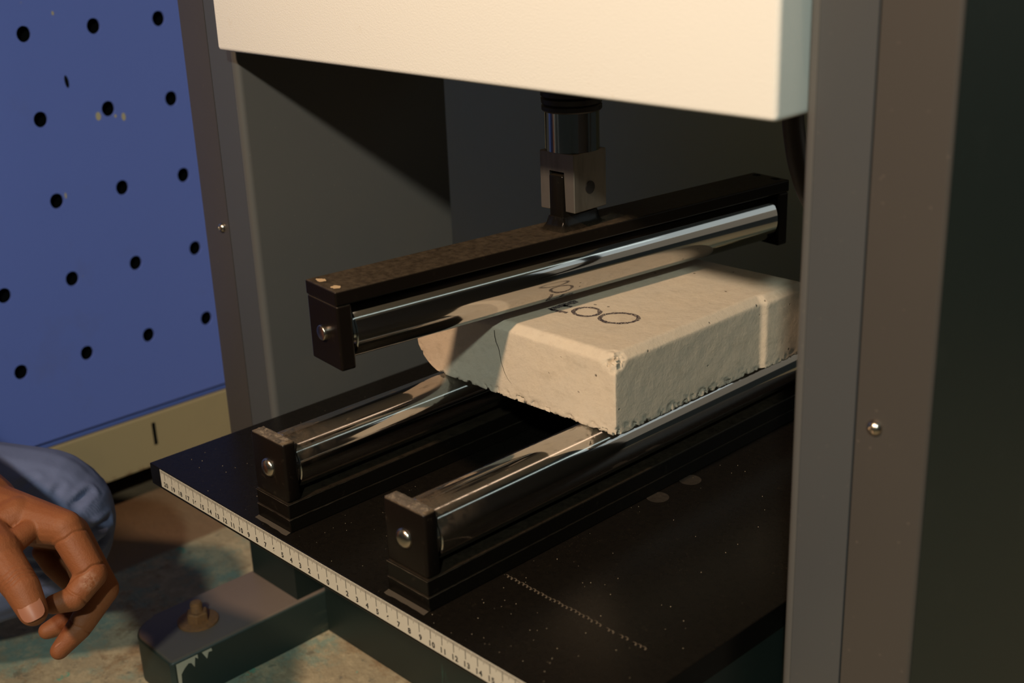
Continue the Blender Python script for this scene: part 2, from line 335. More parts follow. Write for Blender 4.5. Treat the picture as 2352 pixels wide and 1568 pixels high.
# press head
bm = bmesh.new(); box(bm, -24.56, 24.56, 11.2, 35, 28.63, 74, .32, 4)
obj('head_housing', bm, M_CREAM, mach, 40, label='cream press head housing')
bm = bmesh.new(); revolve(bm, [(0, 0), (0, 1.8), (.02, 1.85), (3.2, 1.85), (3.2, 0)], (0, 23, 22.4), (0, 0, 1), 64); obj('ram', bm, M_RAM, mach, 40)
bm = bmesh.new(); revolve(bm, [(0, 0), (0, 1.95), (.1, 2.05), (.35, 2.05), (.45, 1.92), (.55, 2.05), (.85, 2.08), (.95, 1.95), (1.05, 2.1), (3.6, 2.1), (3.6, 0)], (0, 23, 25.05), (0, 0, 1), 56); obj('ram_collar', bm, M_RUBBER, mach, 35)
# clevis with slot, pin
bm = bmesh.new(); h = 1.6; sl = .73
prof = [(-h, 18.4), (-sl, 18.4), (-sl, 21.15), (sl, 21.15), (sl, 18.4), (h, 18.4), (h, 22.4), (-h, 22.4)]
lo = [bm.verts.new((x, 23-h, z)) for x, z in prof]; hi = [bm.verts.new((x, 23+h, z)) for x, z in prof]
bm.faces.new(lo); bm.faces.new(hi)
for i in range(8): bm.faces.new((lo[i], lo[(i+1) % 8], hi[(i+1) % 8], hi[i]))
bmesh.ops.bevel(bm, geom=[e for e in bm.edges], offset=.05, segments=1, affect='EDGES')
cl = obj('clevis', bm, M_STEEL, mach)
bm = bmesh.new(); revolve(bm, [(0, 0), (0, .44), (3.3, .44), (3.3, 0)], (-1.65, 22.95, 19.95), (1, 0, 0), 28); obj('clevis_pin', bm, M_RUBBER, cl, 40)
# base plate with ruler
bm = bmesh.new(); box(bm, -22.13, 23.2, 0, 46, -1.685, 0, .07, 2)
pl = obj('base_plate', bm, M_PLATE, mach)
bm = bmesh.new(); box(bm, -24.8, 24.8, 15.9, 16.4, FZ, -1.70); sk = obj('skirt_panel', bm, M_SKIRT, mach)
bm = bmesh.new(); box(bm, -22, 23, 8, 45, -6.0, -1.69); obj('bed_frame', bm, M_SKIRT, mach)
for y in (20.86, 24.36):
    bm = bmesh.new(); revolve(bm, [(0, 0), (0, .78), (.003, .78), (.004, .66), (.002, .64), (.002, .34), (.001, .30), (.001, 0)], (9.36, y, 0.0015), (0, 0, 1), 32)
    obj('countersunk_screw', bm, black_paint('screw_head', (0.015, 0.013, 0.011), (0.07, 0.055, 0.04), .3, .3), pl, 40)
bm = bmesh.new()                                   # row of chatter marks scratched into the plate
for k in range(34):
    if k in (24, 27, 30): continue
    x = 9.2+k*.335; y = 6.74-.006*k+random.uniform(-.05, .05); R = .23
    arcp = [(x+R*math.cos(a)*1.0, y+R*math.sin(a)) for a in [math.radians(-10+28*i) for i in range(6)]]
    for r2, zz in ((1.0, .006),):
        inn = [(x+(px-x)*.62, y+(py-y)*.62) for px, py in arcp]
        vs = [bm.verts.new((px, py, zz)) for px, py in arcp]+[bm.verts.new((px, py, .03)) for px, py in inn[::-1]]
        bm.faces.new(vs)
obj('chatter_mark', bm, Mat('scratched_dust', (0.10, 0.075, 0.05), .7).m, pl)
bm = bmesh.new(); rr = random.Random(11)           # crumbs of mortar lying on the plate, too many to pick out
for k in range(260):
    x = rr.uniform(-21, 22); y = rr.choice([rr.uniform(.2, 12), rr.uniform(.2, 30)])
    if (-9 < x < -5 or 5 < x < 9) and y > .85: continue
    s = rr.uniform(.008, .03); bmesh.ops.create_icosphere(bm, subdivisions=1, radius=s, matrix=Matrix.Translation((x, y, s*.5)))
obj('mortar_crumbs', bm, Mat('mortar_crumb', (0.34, 0.27, 0.18), .9).m, pl, kind='stuff')
bm = bmesh.new()                                   # dust drifted against the support fronts
for x0, x1 in ((-8.85, -5.1), (5.15, 8.85)):
    n = 14
    for i in range(n):
        xa = x0+(x1-x0)*i/n; xb = x0+(x1-x0)*(i+1)/n
        wa = .35+.18*noise.noise(Vector((xa, 0, 3))); wb = .35+.18*noise.noise(Vector((xb, 0, 3)))
        bm.faces.new([bm.verts.new(p) for p in ((xa, .88, .08), (xb, .88, .08), (xb, .88-wb, .006), (xa, .88-wa, .006))])
obj('dust_drift', bm, Mat('dust_pile', (0.045, 0.034, 0.022), .9).m, pl, kind='stuff')
# ruler
bm = bmesh.new(); YR = -.02
def rect(x0, x1, z0, z1, y, mi):
    bm.faces.new([bm.verts.new(p) for p in ((x0, y, z0), (x1, y, z0), (x1, y, z1), (x0, y, z1))]).material_index = mi
box(bm, -20.62, 22.2, -.02, 0.0, -1.46, -.05)
for k in range(-205, 221):
    x = k*.1; c = abs(k)
    if c % 10 == 0: rect(x-.028, x+.028, -.80, -.12, YR-.004, 1)
    elif c % 5 == 0: rect(x-.022, x+.022, -.44, -.12, YR-.004, 2)
    else: rect(x-.027, x+.027, -.29, -.08, YR-.004, 2)
DG = {}
for c in '0123456789':
    cu = bpy.data.curves.new('t', 'FONT'); cu.body = c; cu.size = .50; cu.align_x = 'CENTER'; cu.offset = .022
    to = bpy.data.objects.new('t', cu); COL.objects.link(to); DG[c] = to
dg = bpy.context.evaluated_depsgraph_get()
for c in DG:
    me = bpy.data.meshes.new_from_object(DG[c].evaluated_get(dg)); DG[c] = (DG[c], [v.co.copy() for v in me.vertices], [list(p.vertices) for p in me.polygons])
for c in DG: bpy.data.objects.remove(DG[c][0], do_unlink=True)
for k in range(-20, 23):
    t = str(abs(k))
    for q, c in enumerate(t):
        dx = k+.06+(q-(len(t)-1)/2)*.31; vs = [bm.verts.new((v.x+dx, YR-.004, v.y-1.30)) for v in DG[c][1]]
        for f in DG[c][2]: bm.faces.new([vs[i] for i in f]).material_index = 1
me = bpy.data.meshes.new('ruler'); bm.to_mesh(me); bm.free(); me.transform(Matrix.Scale(S, 4))
link('ruler', me, [M_RULER, M_PRINT, M_PRINT2], pl, label='white printed centimetre ruler strip numbered from zero outwards')

# ------------------------------------------------------------------ roller fixtures
def end_bolt(parent, p, ax, r=.62, flat=False):
    bm = bmesh.new(); revolve(bm, [(0, r), (.22, r), (.28, r*.93), (.29, r*.85), (.29, 0)] if flat else [(0, r*1.08), (.12, r*1.05), (.20, r*.98), (.30, r*.8), (.36, r*.5), (.38, 0)], p, ax, 28); obj('axle_end', bm, M_BOLT, parent, 60)
def roller_mesh(p, ax, L, mat, parent, R=1.95):
    bm = bmesh.new(); revolve(bm, [(0, 0), (0, R*.90), (.14, R*.92), (.16, R-.06), (.22, R), (L-.22, R), (L-.16, R-.06), (L-.14, R*.92), (L, R*.90), (L, 0)], p, ax, 96)
    return obj('roller', bm, mat, parent, 30, label='chrome plated roller')
def support(xc, label):
    t = empty('roller_support', (xc, .9, 0), label, 'roller support'); L = 40
    y0, y1 = .9, .9+L
    bm = bmesh.new(); box(bm, xc-1.9, xc+1.9, y0, y1, .01, 1.0, .07, 2); obj('lower_base_bar', bm, M_BAR, t)
    bm = bmesh.new(); box(bm, xc-1.88, xc+1.88, y0+.03, y1, 1.005, 2.09, .08, 2); obj('upper_base_bar', bm, M_BAR, t)
    for zz, sx in ((1.0, 1.9), (2.08, 1.88)):
        bm = bmesh.new()
        for (xa, ya_, xb, yb_) in ((xc-sx, y0-.004, xc+sx, y0-.004), (xc+sx+.004, y0, xc+sx+.004, y0+22)):
            n_ = int(abs(xb-xa)+abs(yb_-ya_))*3; pv = None
            for i in range(n_+1):
                t_ = i/n_; px, py = xa+(xb-xa)*t_, ya_+(yb_-ya_)*t_; hh = max(.004, .035+.05*noise.noise(Vector((px*1.7, py*1.7, zz)))) * (1 if ya_ == yb_ else max(.25, 1-(py-y0)/9))
                cur = (bm.verts.new((px, py, zz-.035)), bm.verts.new((px, py, zz-.035-hh)))
                if pv: bm.faces.new((pv[0], cur[0], cur[1], pv[1]))
                pv = cur
        obj('worn_edge', bm, M_WORN, t)
    for ya, d in ((y0+.06, -1), (y1-1.1, 1)):
        bm = bmesh.new(); box(bm, xc-1.87, xc+1.87, ya, ya+1.05, 2.1, 6.31, .22, 3)
        for v in bm.verts:
            if v.co.z > 6: v.co.z += .07*noise.noise(v.co*2.1)
        u = obj('upright', bm, M_SUPPORT, t, 50)
        bm = bmesh.new(); g = {}
        for i in range(31):
            for j in range(11):
                px = -1.74+3.48*i/30; py = .07+.91*j/10; ed = min(i, 30-i, j*1.5, (10-j)*1.5)/3
                hh = .05*min(1, ed)+max(0, noise.fractal(Vector((xc+px*2.6, ya*3+py*2.6, 1)), .7, 2.1, 4))*.16*min(1, ed+.25)
                g[i, j] = bm.verts.new((xc+px, ya+py, 6.285+hh))
        for i in range(30):
            for j in range(10): bm.faces.new((g[i, j], g[i+1, j], g[i+1, j+1], g[i, j+1]))
        obj('mortar_crust', bm, M_CRUST, u, 60)
        end_bolt(u, (xc, ya+(.03 if d < 0 else 1.02), 4.21), (0, d, 0))
    roller_mesh((xc, y0+1.1, 4.2), (0, 1, 0), L-2.3, M_CHROME, t)
    return t
support(-7, 'black support with chrome roller under the rounded worn corner of the concrete block')
support(7, 'black support with chrome roller beside the round screw heads in the plate')

BA = math.radians(6.6); bax = Vector((math.sin(BA), math.cos(BA), 0))
beam = empty('loading_beam', (0, 23, 12.0), 'black loading beam with chrome roller hanging from the press ram over the block', 'loading beam')
RB = Matrix.Translation((0, 23, 0)) @ Matrix.Rotation(-BA, 4, 'Z')
HL = 20.1
bm = bmesh.new(); box(bm, -1.86, 1.86, -HL, HL, 16.18, 17.12, .12, 3, M=RB); tp = obj('top_bar', bm, M_BEAM, beam)
for s in (-1, 1):
    bm = bmesh.new(); ya = -HL+.04 if s < 0 else HL-1.08
    box(bm, -1.83, 1.83, ya, ya+1.04, 12.0, 16.17, .14, 3, M=RB); u = obj('end_block', bm, M_BEAM, beam)
    p = RB @ Vector((0, ya+(.02 if s < 0 else 1.02), 14.13)); end_bolt(u, p, bax*s, .5, True)
    for sx in (-1, 1):
        bm = bmesh.new(); c = RB @ Vector((sx*.95, s*(HL-.62), 17.115)); k = random.Random(int(s*10+sx))
        vs = [bm.verts.new((c.x+.42*math.cos(a)*k.uniform(.6, 1.15), c.y+.34*math.sin(a)*k.uniform(.6, 1.1), c.z+.012)) for a in [i*math.pi/8 for i in range(16)]]
        bm.faces.new(vs); obj('screw_plug', bm, M_PLUG if s < 0 else M_HOLE, tp)
ro = roller_mesh((0, -HL+1.1, 0), (0, 1, 0), 2*HL-2.2, M_CHROME2, beam)
ro.matrix_basis = Matrix.Translation(Vector((0, 23, 14.15))*S) @ Matrix.Rotation(-BA, 4, 'Z')
# tongue and weld
bm = bmesh.new(); box(bm, -.68, .68, 21.25, 24.6, 17.0, 20.9, .18, 3); obj('tongue', bm, M_BAR, beam, 50)
bm = bmesh.new(); n = 44; ring = []
for lev, (g, z) in enumerate(((.62, 17.10), (.42, 17.22), (.2, 17.5), (.02, 18.0))):
    rg = []
    for i in range(n):
        a = 2*math.pi*i/n; cx = .68*max(-1, min(1, 1.5*math.cos(a))); cy = 22.92+1.68*max(-1, min(1, 1.35*math.sin(a)))
        gg = g*(1+.35*noise.noise(Vector((math.cos(a)*3, math.sin(a)*3, lev))))
        rg.append(bm.verts.new((cx+gg*math.cos(a), cy+gg*math.sin(a), z+.06*noise.noise(Vector((a*4, lev, 2))))))
    ring.append(rg)
for A, B in zip(ring, ring[1:]):
    for i in range(n): bm.faces.new((A[i], A[(i+1) % n], B[(i+1) % n], B[i]))
bm.faces.new(ring[-1]); obj('weld_bead', bm, M_BAR, beam, 60)

# ------------------------------------------------------------------ concrete block
ZB0, ZB1 = 6.15, 11.62
pts = [(9.75, 16.25), (9.75, 31.6), (10.05, 31.95), (10.2, 36.8), (-9.8, 36.4), (-9.8, 16.08)]
top = [(9.23, 16.78), (9.23, 31.75), (9.53, 32.1), (9.68, 36.28), (-9.28, 35.88), (-9.28, 16.6)]
bm = bmesh.new(); L3 = [[bm.verts.new((x, y, z)) for x, y in q] for q, z in ((pts, ZB0), (pts, ZB1-.5), (top, ZB1))]
bm.faces.new(L3[0][::-1]); bm.faces.new(L3[2])
for A, B in zip(L3, L3[1:]):
    for i in range(6): bm.faces.new((A[i], A[(i+1) % 6], B[(i+1) % 6], B[i]))
bmesh.ops.recalc_face_normals(bm, faces=bm.faces)
me = fuse(bm, .12, 1)
for v in me.vertices:
    c = v.co; x, y, z = c
    # broken lower left corner
    zl = ZB0 if x >= -6.4 else 9.4-3.25*math.sqrt(max(0, 1-min(1, (-6.4-x)/3.42)**2))
    if z < zl: c.z = zl; z = zl
    e = max(0, 1-(z-zl)/.75); side = max(0, 1-min(abs(y-16.2), abs(x-9.8), abs(x+9.8), abs(y-36.6))/.7)
    k = e*side
    if k > 0:
        q = noise.fractal(Vector((x*2.1, y*2.1, z*2.1)), .6, 2.2, 5)*(.45+.9*max(0, noise.noise(Vector((x*.5, y*.5, 7)))+.35))
        c.z += k*max(0, q+.05)*.42; ax = max(0, q)*.34*k
        if abs(y-16.2) < .7: c.y += ax
        if abs(x-9.8) < .7: c.x -= ax
    # chip on the near upper corner
    d = (Vector((x, y, z))-Vector((9.5, 16.35, 11.5))).length
    if d < 1.15:
        q = .5+.8*noise.fractal(Vector((x*2.2, y*2.2, z*2.2)), .6, 2.2, 4); c -= Vector((.55, -.55, .55))*(1-d/1.15)*max(.15, q)*.75
    # notches along the upper arrises
    q = noise.noise(Vector((x*.9, y*.9, 5)))
    if z > 10.9 and q > .38 and abs(y-16.5) < .5: c.z -= (q-.38)*.15
    c += Vector((noise.noise(c*1.1), noise.noise(c*1.1+Vector((9, 0, 0))), noise.noise(c*1.1+Vector((0, 9, 0)))))*.018
me.transform(Matrix.Scale(S, 4))
blk = link('concrete_block', me, M_CONC, smooth=50)
tag(blk, 'pale concrete paving block lying across the two lower rollers, marked in black', 'concrete block')
bm = bmesh.new()
def stroke(P, wd, closed=False, z=ZB1+.022, seed=0, jag=.03):
    rr = random.Random(seed); pts = []
    n = len(P); seq = range(n if closed else n-1)
    for i in seq:
        a = Vector(P[i]); b = Vector(P[(i+1) % n]); m_ = max(2, int((b-a).length/.08))
        for k in range(m_): pts.append(a.lerp(b, k/m_))
    if not closed: pts.append(Vector(P[-1]))
    L, R = [], []; N = len(pts)
    for i, p in enumerate(pts):
        a = pts[i-1] if (closed or i) else pts[0]; b = pts[(i+1) % N] if (closed or i < N-1) else pts[-1]
        d = (b-a).normalized(); nn = Vector((-d.y, d.x)); h = wd*(.5+.2*noise.noise(Vector((p.x*2, p.y*2, seed))))
        L.append(bm.verts.new((*(p+nn*(h+rr.uniform(-jag, jag))), z))); R.append(bm.verts.new((*(p-nn*(h+rr.uniform(-jag, jag))), z)))
    for i in range(N if closed else N-1): bm.faces.new((L[i], L[(i+1) % N], R[(i+1) % N], R[i]))
def smooth_loop(P, n=40):
    out = []; m_ = len(P)
    for i in range(m_):
        p0, p1, p2, p3 = [Vector(P[(i+q) % m_]) for q in (-1, 0, 1, 2)]
        for k in range(n//m_):
            t = k/(n//m_); out.append(.5*((2*p1)+(p2-p0)*t+(2*p0-5*p1+4*p2-p3)*t*t+(3*p1-p0-3*p2+p3)*t**3))
    return out
stroke(smooth_loop([(3.21, 22.03), (3.45, 21.37), (3.14, 20.76), (2.46, 20.55), (1.8, 20.85), (1.55, 21.51), (1.86, 22.13), (2.55, 22.35)]), .26, True, seed=2)
stroke(smooth_loop([(6.08, 22.73), (6.27, 21.92), (5.77, 21.1), (4.86, 20.73), (4.06, 21.03), (3.85, 21.84), (4.36, 22.68), (5.29, 23.05)]), .26, True, seed=5)
stroke([(.2, 20.15), (.3, 21.4), (.42, 22.67)], .5, seed=3, jag=.06)
stroke([(.2, 20.2), (.9, 20.3), (1.62, 20.42)], .28, seed=4, jag=.05); stroke([(.3, 21.42), (1.0, 21.56)], .3, seed=6, jag=.05)
stroke([(1.82, 22.9), (2.0, 22.98)], .12, seed=7)
obj('marker_writing', bm, M_INK, blk)
bm = bmesh.new()
P = [(-1.18, 10.9), (-1.15, 10.4), (-1.05, 10.05), (-.82, 9.64), (-.7, 9.1), (-.64, 8.72), (-.34, 8.0), (-.05, 7.6), (.3, 7.35)]
vsL = []; vsR = []
for i, (x, z) in enumerate(P):
    wd = .035*(1.4 if 1 <= i <= 3 else 1)*(1-.5*i/len(P)); yy = 16.11+.0083*(x+9.4)-.03
    vsL.append(bm.verts.new((x-wd, yy, z))); vsR.append(bm.verts.new((x+wd, yy, z)))
for i in range(len(P)-1): bm.faces.new((vsL[i], vsL[i+1], vsR[i+1], vsR[i]))
obj('hairline_crack', bm, Mat('crack_shadow', (0.06, 0.045, 0.03), .9).m, blk)

# ------------------------------------------------------------------ cable by the right column
bm = bmesh.new(); P = [Vector(p) for p in ((12.0, 31, 28.6), (12.1, 31, 25), (12.4, 31, 23), (12.9, 31, 21.2), (13.9, 31, 19.3), (16, 31, 17.5), (20, 31.3, 16.5), (24.2, 31.5, 16.3))]
pts = []
for i in range(len(P)-1):
    p0, p1, p2, p3 = P[max(i-1, 0)], P[i], P[i+1], P[min(i+2, len(P)-1)]
    for k in range(8): t = k/8; pts.append(.5*((2*p1)+(p2-p0)*t+(2*p0-5*p1+4*p2-p3)*t*t+(3*p1-p0-3*p2+p3)*t**3))
pts.append(P[-1]); prev = None
for i, p in enumerate(pts):
    d = (pts[min(i+1, len(pts)-1)]-pts[max(i-1, 0)]).normalized(); e1 = d.cross(Vector((0, 1, 0))).normalized(); e2 = d.cross(e1)
    ring = [bm.verts.new(p+(e1*math.cos(a)+e2*math.sin(a))*.72) for a in [k*math.pi/6 for k in range(12)]]
    if prev:
        for k in range(12): bm.faces.new((prev[k], prev[(k+1) % 12], ring[(k+1) % 12], ring[k]))
    prev = ring
o = obj('hose', bm, Mat('brown_hose', (0.035, 0.022, 0.014), .45).m, smooth=60)
tag(o, 'dark brown hose hanging below the press head beside the right column', 'hose')

# ------------------------------------------------------------------ perforated cabinet
cab = empty('perforated_cabinet', (-75, 20, FZ), 'blue perforated steel cabinet on an ochre plinth rail behind the machine', 'cabinet')
XP = -60.0
bm = bmesh.new(); I0, I1, J0, J1 = -6, 5, -5, 5; R = .76; NS = 24
def gp(i, j): return (12.1+7.0*i+.27*j, 27.6-8.03*j)
for i in range(I0, I1):
    for j in range(J0, J1):
        cy, cz = gp(i, j); q = [gp(i-.5, j-.5), gp(i+.5, j-.5), gp(i+.5, j+.5), gp(i-.5, j+.5)]
        if j == J1-1: q[2] = (q[2][0], -12.55); q[3] = (q[3][0], -12.55)
        outer, inner = [], []
        for k in range(NS):
            a = 2*math.pi*k/NS+math.pi/4+math.pi/2     # starts towards q[0]
            side, t = divmod(k, NS//4); t = t/(NS//4); A = Vector(q[side]); B = Vector(q[(side+1) % 4]); pnt = A.lerp(B, t)
            ang = math.atan2(pnt.y-cz, pnt.x-cy); outer.append(bm.verts.new((XP, pnt.x, pnt.y)))
            inner.append(bm.verts.new((XP, cy+R*.93*math.cos(ang), cz+R*math.sin(ang))))
        deep = [bm.verts.new((XP-.22, v.co.y, v.co.z)) for v in inner]
        for k in range(NS):
            k2 = (k+1) % NS; bm.faces.new((outer[k], outer[k2], inner[k2], inner[k])); bm.faces.new((inner[k], inner[k2], deep[k2], deep[k]))
bmesh.ops.remove_doubles(bm, verts=bm.verts, dist=.01)
pan = obj('perforated_panel', bm, M_BLUE, cab)
ya, yb = gp(I0-.5, 0)[0]-1, gp(I1-.5, 0)[0]+1
bm = bmesh.new(); box(bm, XP-1.0, XP-.5, ya, yb, -13.42, -12.72, .05, 2); obj('panel_hem', bm, M_BLUE, cab)
bm = bmesh.new(); box(bm, XP-1.6, XP-.1, ya, yb, -19.38, -13.5, .12, 2); rail = obj('plinth_rail', bm, M_OCHRE, cab, label='ochre plinth rail with a narrow slot')
bm = bmesh.new(); box(bm, XP-32, XP-1.0, ya+1, yb-1, -18.5, 66.0); obj('cabinet_body', bm, M_HOLE, cab)
for yy in (ya+3, yb-3):
    bm = bmesh.new(); box(bm, XP-30, XP-3, yy-2, yy+2, FZ, -18.4); obj('plinth_foot', bm, M_HOLE, cab)
def ellipse_disc(name, y, z, ry, rz, mat, parent, x=XP+.012, rot=0):
    bm = bmesh.new(); bm.faces.new([bm.verts.new((x, y+ry*math.cos(a)*math.cos(rot)-rz*math.sin(a)*math.sin(rot), z+rz*math.sin(a)*math.cos(rot)+ry*math.cos(a)*math.sin(rot))) for a in [k*math.pi/10 for k in range(20)]]); return obj(name, bm, mat, parent)
ellipse_disc('slot', 15.52, 22.75, .2, .62, M_HOLE, pan, rot=.1)
for y, z, a, b in ((18.2, 19.0, .28, .42), (20.86, 18.55, .22, .4), (20.0, 18.75, .13, .16), (15.2, 29.2, .12, .2), (13.6, 11.9, .1, .3)):
    ellipse_disc('paint_chip', y, z, a, b, M_CHIP, pan)
bm = bmesh.new(); box(bm, XP-.3, XP-.085, 19.05, 19.47, -17.0, -14.4); obj('slot', bm, M_HOLE, rail)

# ------------------------------------------------------------------ person (hand and knee reach into the picture)
per = empty('person', (-48, -30, FZ), 'person in blue trousers sitting low beside the machine, left hand hanging over the knee', 'person')
J = {'fore0': (-33.60, -16.14, 4.27), 'fore1': (-28.30, -13.35, 2.07), 'wrist': (-24.14, -11.73, -0.02), 'mc_i': (-20.87, -10.64, 0.21),
'i_mcp': (-17.98, -8.73, -0.41), 'i_pip': (-15.63, -8.41, -3.18), 'i_dip': (-15.50, -9.91, -4.34), 'i_tip': (-15.71, -11.27, -4.27),
'm_mcp': (-19.49, -7.70, -1.72), 'm_pip': (-17.25, -7.07, -5.60), 'm_dip': (-17.46, -9.15, -7.80), 'm_tip': (-17.67, -10.72, -9.03),
'r_mcp': (-21.46, -7.10, -2.98), 'r_pip': (-19.77, -6.84, -7.38), 'r_dip': (-19.81, -9.14, -8.42), 'r_tip': (-20.09, -10.41, -8.66),
'p_mcp': (-23.79, -6.85, -4.13), 'p_pip': (-23.00, -6.94, -7.40), 'p_dip': (-23.28, -8.03, -5.77), 'p_tip': (-23.64, -8.58, -4.52),
't_cmc': (-21.30, -13.14, -0.43), 't_mcp': (-18.21, -13.29, -0.58), 't_ip': (-15.44, -13.15, -2.06), 't_tip': (-14.30, -13.13, -3.33), 'web': (-19.07, -10.60, -0.15)}
ELB = (-45, -27, 13)
bm = Balls()
def ch(*a): sphere_chain(bm, [((J.get(a[i], a[i]) if isinstance(a[i], str) else a[i], a[i+1]), (J.get(a[i+2], a[i+2]) if isinstance(a[i+2], str) else a[i+2], a[i+3])) for i in range(0, len(a)-2, 2)], .22)
ch(ELB, 4.54, 'fore0', 3.78, 'fore1', 2.97, 'wrist', 2.54)
ch('wrist', 2.16, 'i_mcp', 1.24); ch('wrist', 2.05, 'm_mcp', 1.21); ch('wrist', 1.94, 'r_mcp', 1.13); ch('wrist', 1.84, 'p_mcp', 1.03)
ch('i_mcp', 1.2, 'm_mcp', 1.18, 'r_mcp', 1.08)
ch('i_mcp', 1.2, 'i_pip', 1.06); ch('i_pip', 1.06, 'i_dip', 0.86, 'i_tip', 0.65)
ch('m_mcp', 1.21, 'm_pip', 1.06); ch('m_pip', 1.06, 'm_dip', 0.89, 'm_tip', 0.63)
ch('r_mcp', 1.13, 'r_pip', 0.99); ch('r_pip', 0.99, 'r_dip', 0.82, 'r_tip', 0.60)
ch('p_mcp', 1.03, 'p_pip', 0.86); ch('p_pip', 0.86, 'p_dip', 0.73, 'p_tip', 0.58)
ch('wrist', 2.05, 't_cmc', 1.89, 't_mcp', 1.57); ch('t_mcp', 1.40, 't_ip', 1.17); ch('t_ip', 1.17, 't_tip', 0.95)
ch('t_mcp', 0.97, 'web', 0.72); ch('t_cmc', 1.40, 'mc_i', 1.40)
me = fuse(bm, .075, 14); NRM = [v.normal.copy() for v in me.vertices]; GR = []
cv = Vector((59.3, -38.9, 40.3))
def groove(j0, j1, t, half, dp, wd):
    a_ = Vector(J[j0]); b_ = Vector(J[j1]); p = a_.lerp(b_, t); d_ = (b_-a_).normalized(); side = d_.cross((cv-p).normalized()).normalized()
    o_ = side.cross(d_).normalized(); o_ = o_ if o_.dot(cv-p) > 0 else -o_
    GR.append((p, d_, half, dp, wd, o_))
for t, dp in ((.82, .05), (.92, .06), (1.0, .05), (.7, .035)): groove('t_mcp', 't_ip', t, 1.4, dp, .07)
groove('i_mcp', 'i_pip', .93, 1.3, .10, .09); groove('i_pip', 'i_dip', .88, 1.1, .07, .07); groove('m_pip', 'm_dip', .95, 1.1, .06, .07); groove('i_mcp', 'i_pip', .22, 1.3, .07, .09)
for v, n_ in zip(me.vertices, NRM):
    for p, d_, half, dp, wd, o_ in GR:
        e = v.co-p
        if abs(e.x)+abs(e.y)+abs(e.z) > 3.2: continue
        q = e.dot(d_)+.05*math.sin(e.dot(o_.cross(d_))*5); 
        if abs(q) < wd*3 and n_.dot(o_) > -.1: v.co -= n_*(dp*math.exp(-(q/wd)**2))
me.transform(Matrix.Scale(S, 4))
body = link('body', me, M_SKIN, per, 80, label='brown bare forearm and left hand with curled fingers')
def nail(p, axis, out, w_, l_):
    a = Vector(axis).normalized(); o_ = Vector(out); o_ = (o_-a*(o_@a)).normalized(); b = a.cross(o_)
    bm = bmesh.new(); N, R_ = 28, 7; c0 = bm.verts.new(Vector(p)); prev = None
    for q in range(1, R_+1):
        rr_ = q/R_; ring = []
        for k in range(N):
            x = math.cos(2*math.pi*k/N); y = math.sin(2*math.pi*k/N); e = (abs(x)**3+abs(y)**3)**(-1/3)*rr_; u = x*e; v = y*e
            ring.append(bm.verts.new(Vector(p)+a*(v*l_)+b*(u*w_)+o_*(-.40*w_*u*u-.10*l_*v*v)))
        for k in range(N):
            if prev: bm.faces.new((prev[k], prev[(k+1) % N], ring[(k+1) % N], ring[k]))
            else: bm.faces.new((c0, ring[k], ring[(k+1) % N]))
        prev = ring
    obj('fingernail', bm, M_NAIL, body, 80)
cv = Vector((59.3, -38.9, 40.3))
t0 = Vector(J['t_ip']); t1 = Vector(J['t_tip']); td = (t1-t0).normalized(); to_ = ((cv-t1).normalized()+Vector((.1, -.1, 0))); to_ = (to_-td*(to_@td)).normalized()
nail(t1-td*.10+to_*.99, td, to_, .76, .84)
m0 = Vector(J['m_dip']); m1 = Vector(J['m_tip']); md = (m1-m0).normalized(); mo = Vector((.1, -.75, -.05))-Vector((.69, .72, 0))*.6
nail(m0.lerp(m1, .62)+(mo-md*(mo@md)).normalized()*.68, md, mo, .54, .8)
# trousers
KN = Vector((-35.4, -3.6, -8.1)); HIP = Vector((-62, -32, -9)); ANK = Vector((-58, -22, -19))
bm = Balls()
sphere_chain(bm, [((tuple(HIP), 9.5), ((-43, -11.5, -7.0), 7.0)), (((-43, -11.5, -7.0), 7.0), (tuple(KN), 5.7)), ((tuple(KN+Vector((.3, -.2, -1.2))), 5.4), ((-41.5, -8.5, -13.0), 5.4)), (((-41.5, -8.5, -13.0), 5.4), (tuple(ANK), 4.3))], .2)
HIP2 = Vector((-52, -50, -9)); KN2 = Vector((-20, -62, -6))
sphere_chain(bm, [((tuple(HIP), 10), (tuple(HIP2), 10)), ((tuple(HIP2), 9.5), (tuple(KN2), 5.8)), ((tuple(KN2), 5.8), ((-42, -62, -18.5), 4.4)), (((-57, -41, -12), 11), ((-57, -41, -2), 11.5))], .2)
me = fuse(bm, .22, 8)
NRM = [v.normal.copy() for v in me.vertices]
for v, n_ in zip(me.vertices, NRM):
    c = v.co
    d = c-KN; k = math.exp(-(d.length/10)**2)
    s = d.x*.55+d.y*.5+d.z*1.15
    f = math.sin(s*1.5+1.3*noise.noise(c*.25))*max(0, noise.noise(c*.16+Vector((3, 1, 2)))+.25)
    c += n_*(.55*f*k*(1 if c.z < -6 else .45)+.25*noise.noise(c*.2))
CREASE = [((-32.9, -5.99, -3.48), (-32.84, -4.53, -3.09), 0.19, .32), ((-31.08, -4.22, -4.44), (-31.63, -3.0, -3.87), 0.25, .32), ((-30.46, -2.87, -5.36), (-31.39, -.82, -5.16), 0.37, .32),
    ((-29.88, -2.19, -7.83), (-31.05, .08, -7.91), 0.43, .32), ((-30.12, -1.72, -9.53), (-30.97, -.14, -9.07), 0.43, .32), ((-30.87, -7.12, -8.74), (-29.79, -4.75, -9.49), 0.43, .32), ((-30.82, -6.97, -10.18), (-29.88, -4.71, -10.33), 0.43, .32), ((-30.81, -6.97, -7.74), (-29.83, -4.72, -8.55), 0.31, .32)]
NEAR = [(v, n_) for v, n_ in zip(me.vertices, NRM) if (v.co-KN).length < 11]
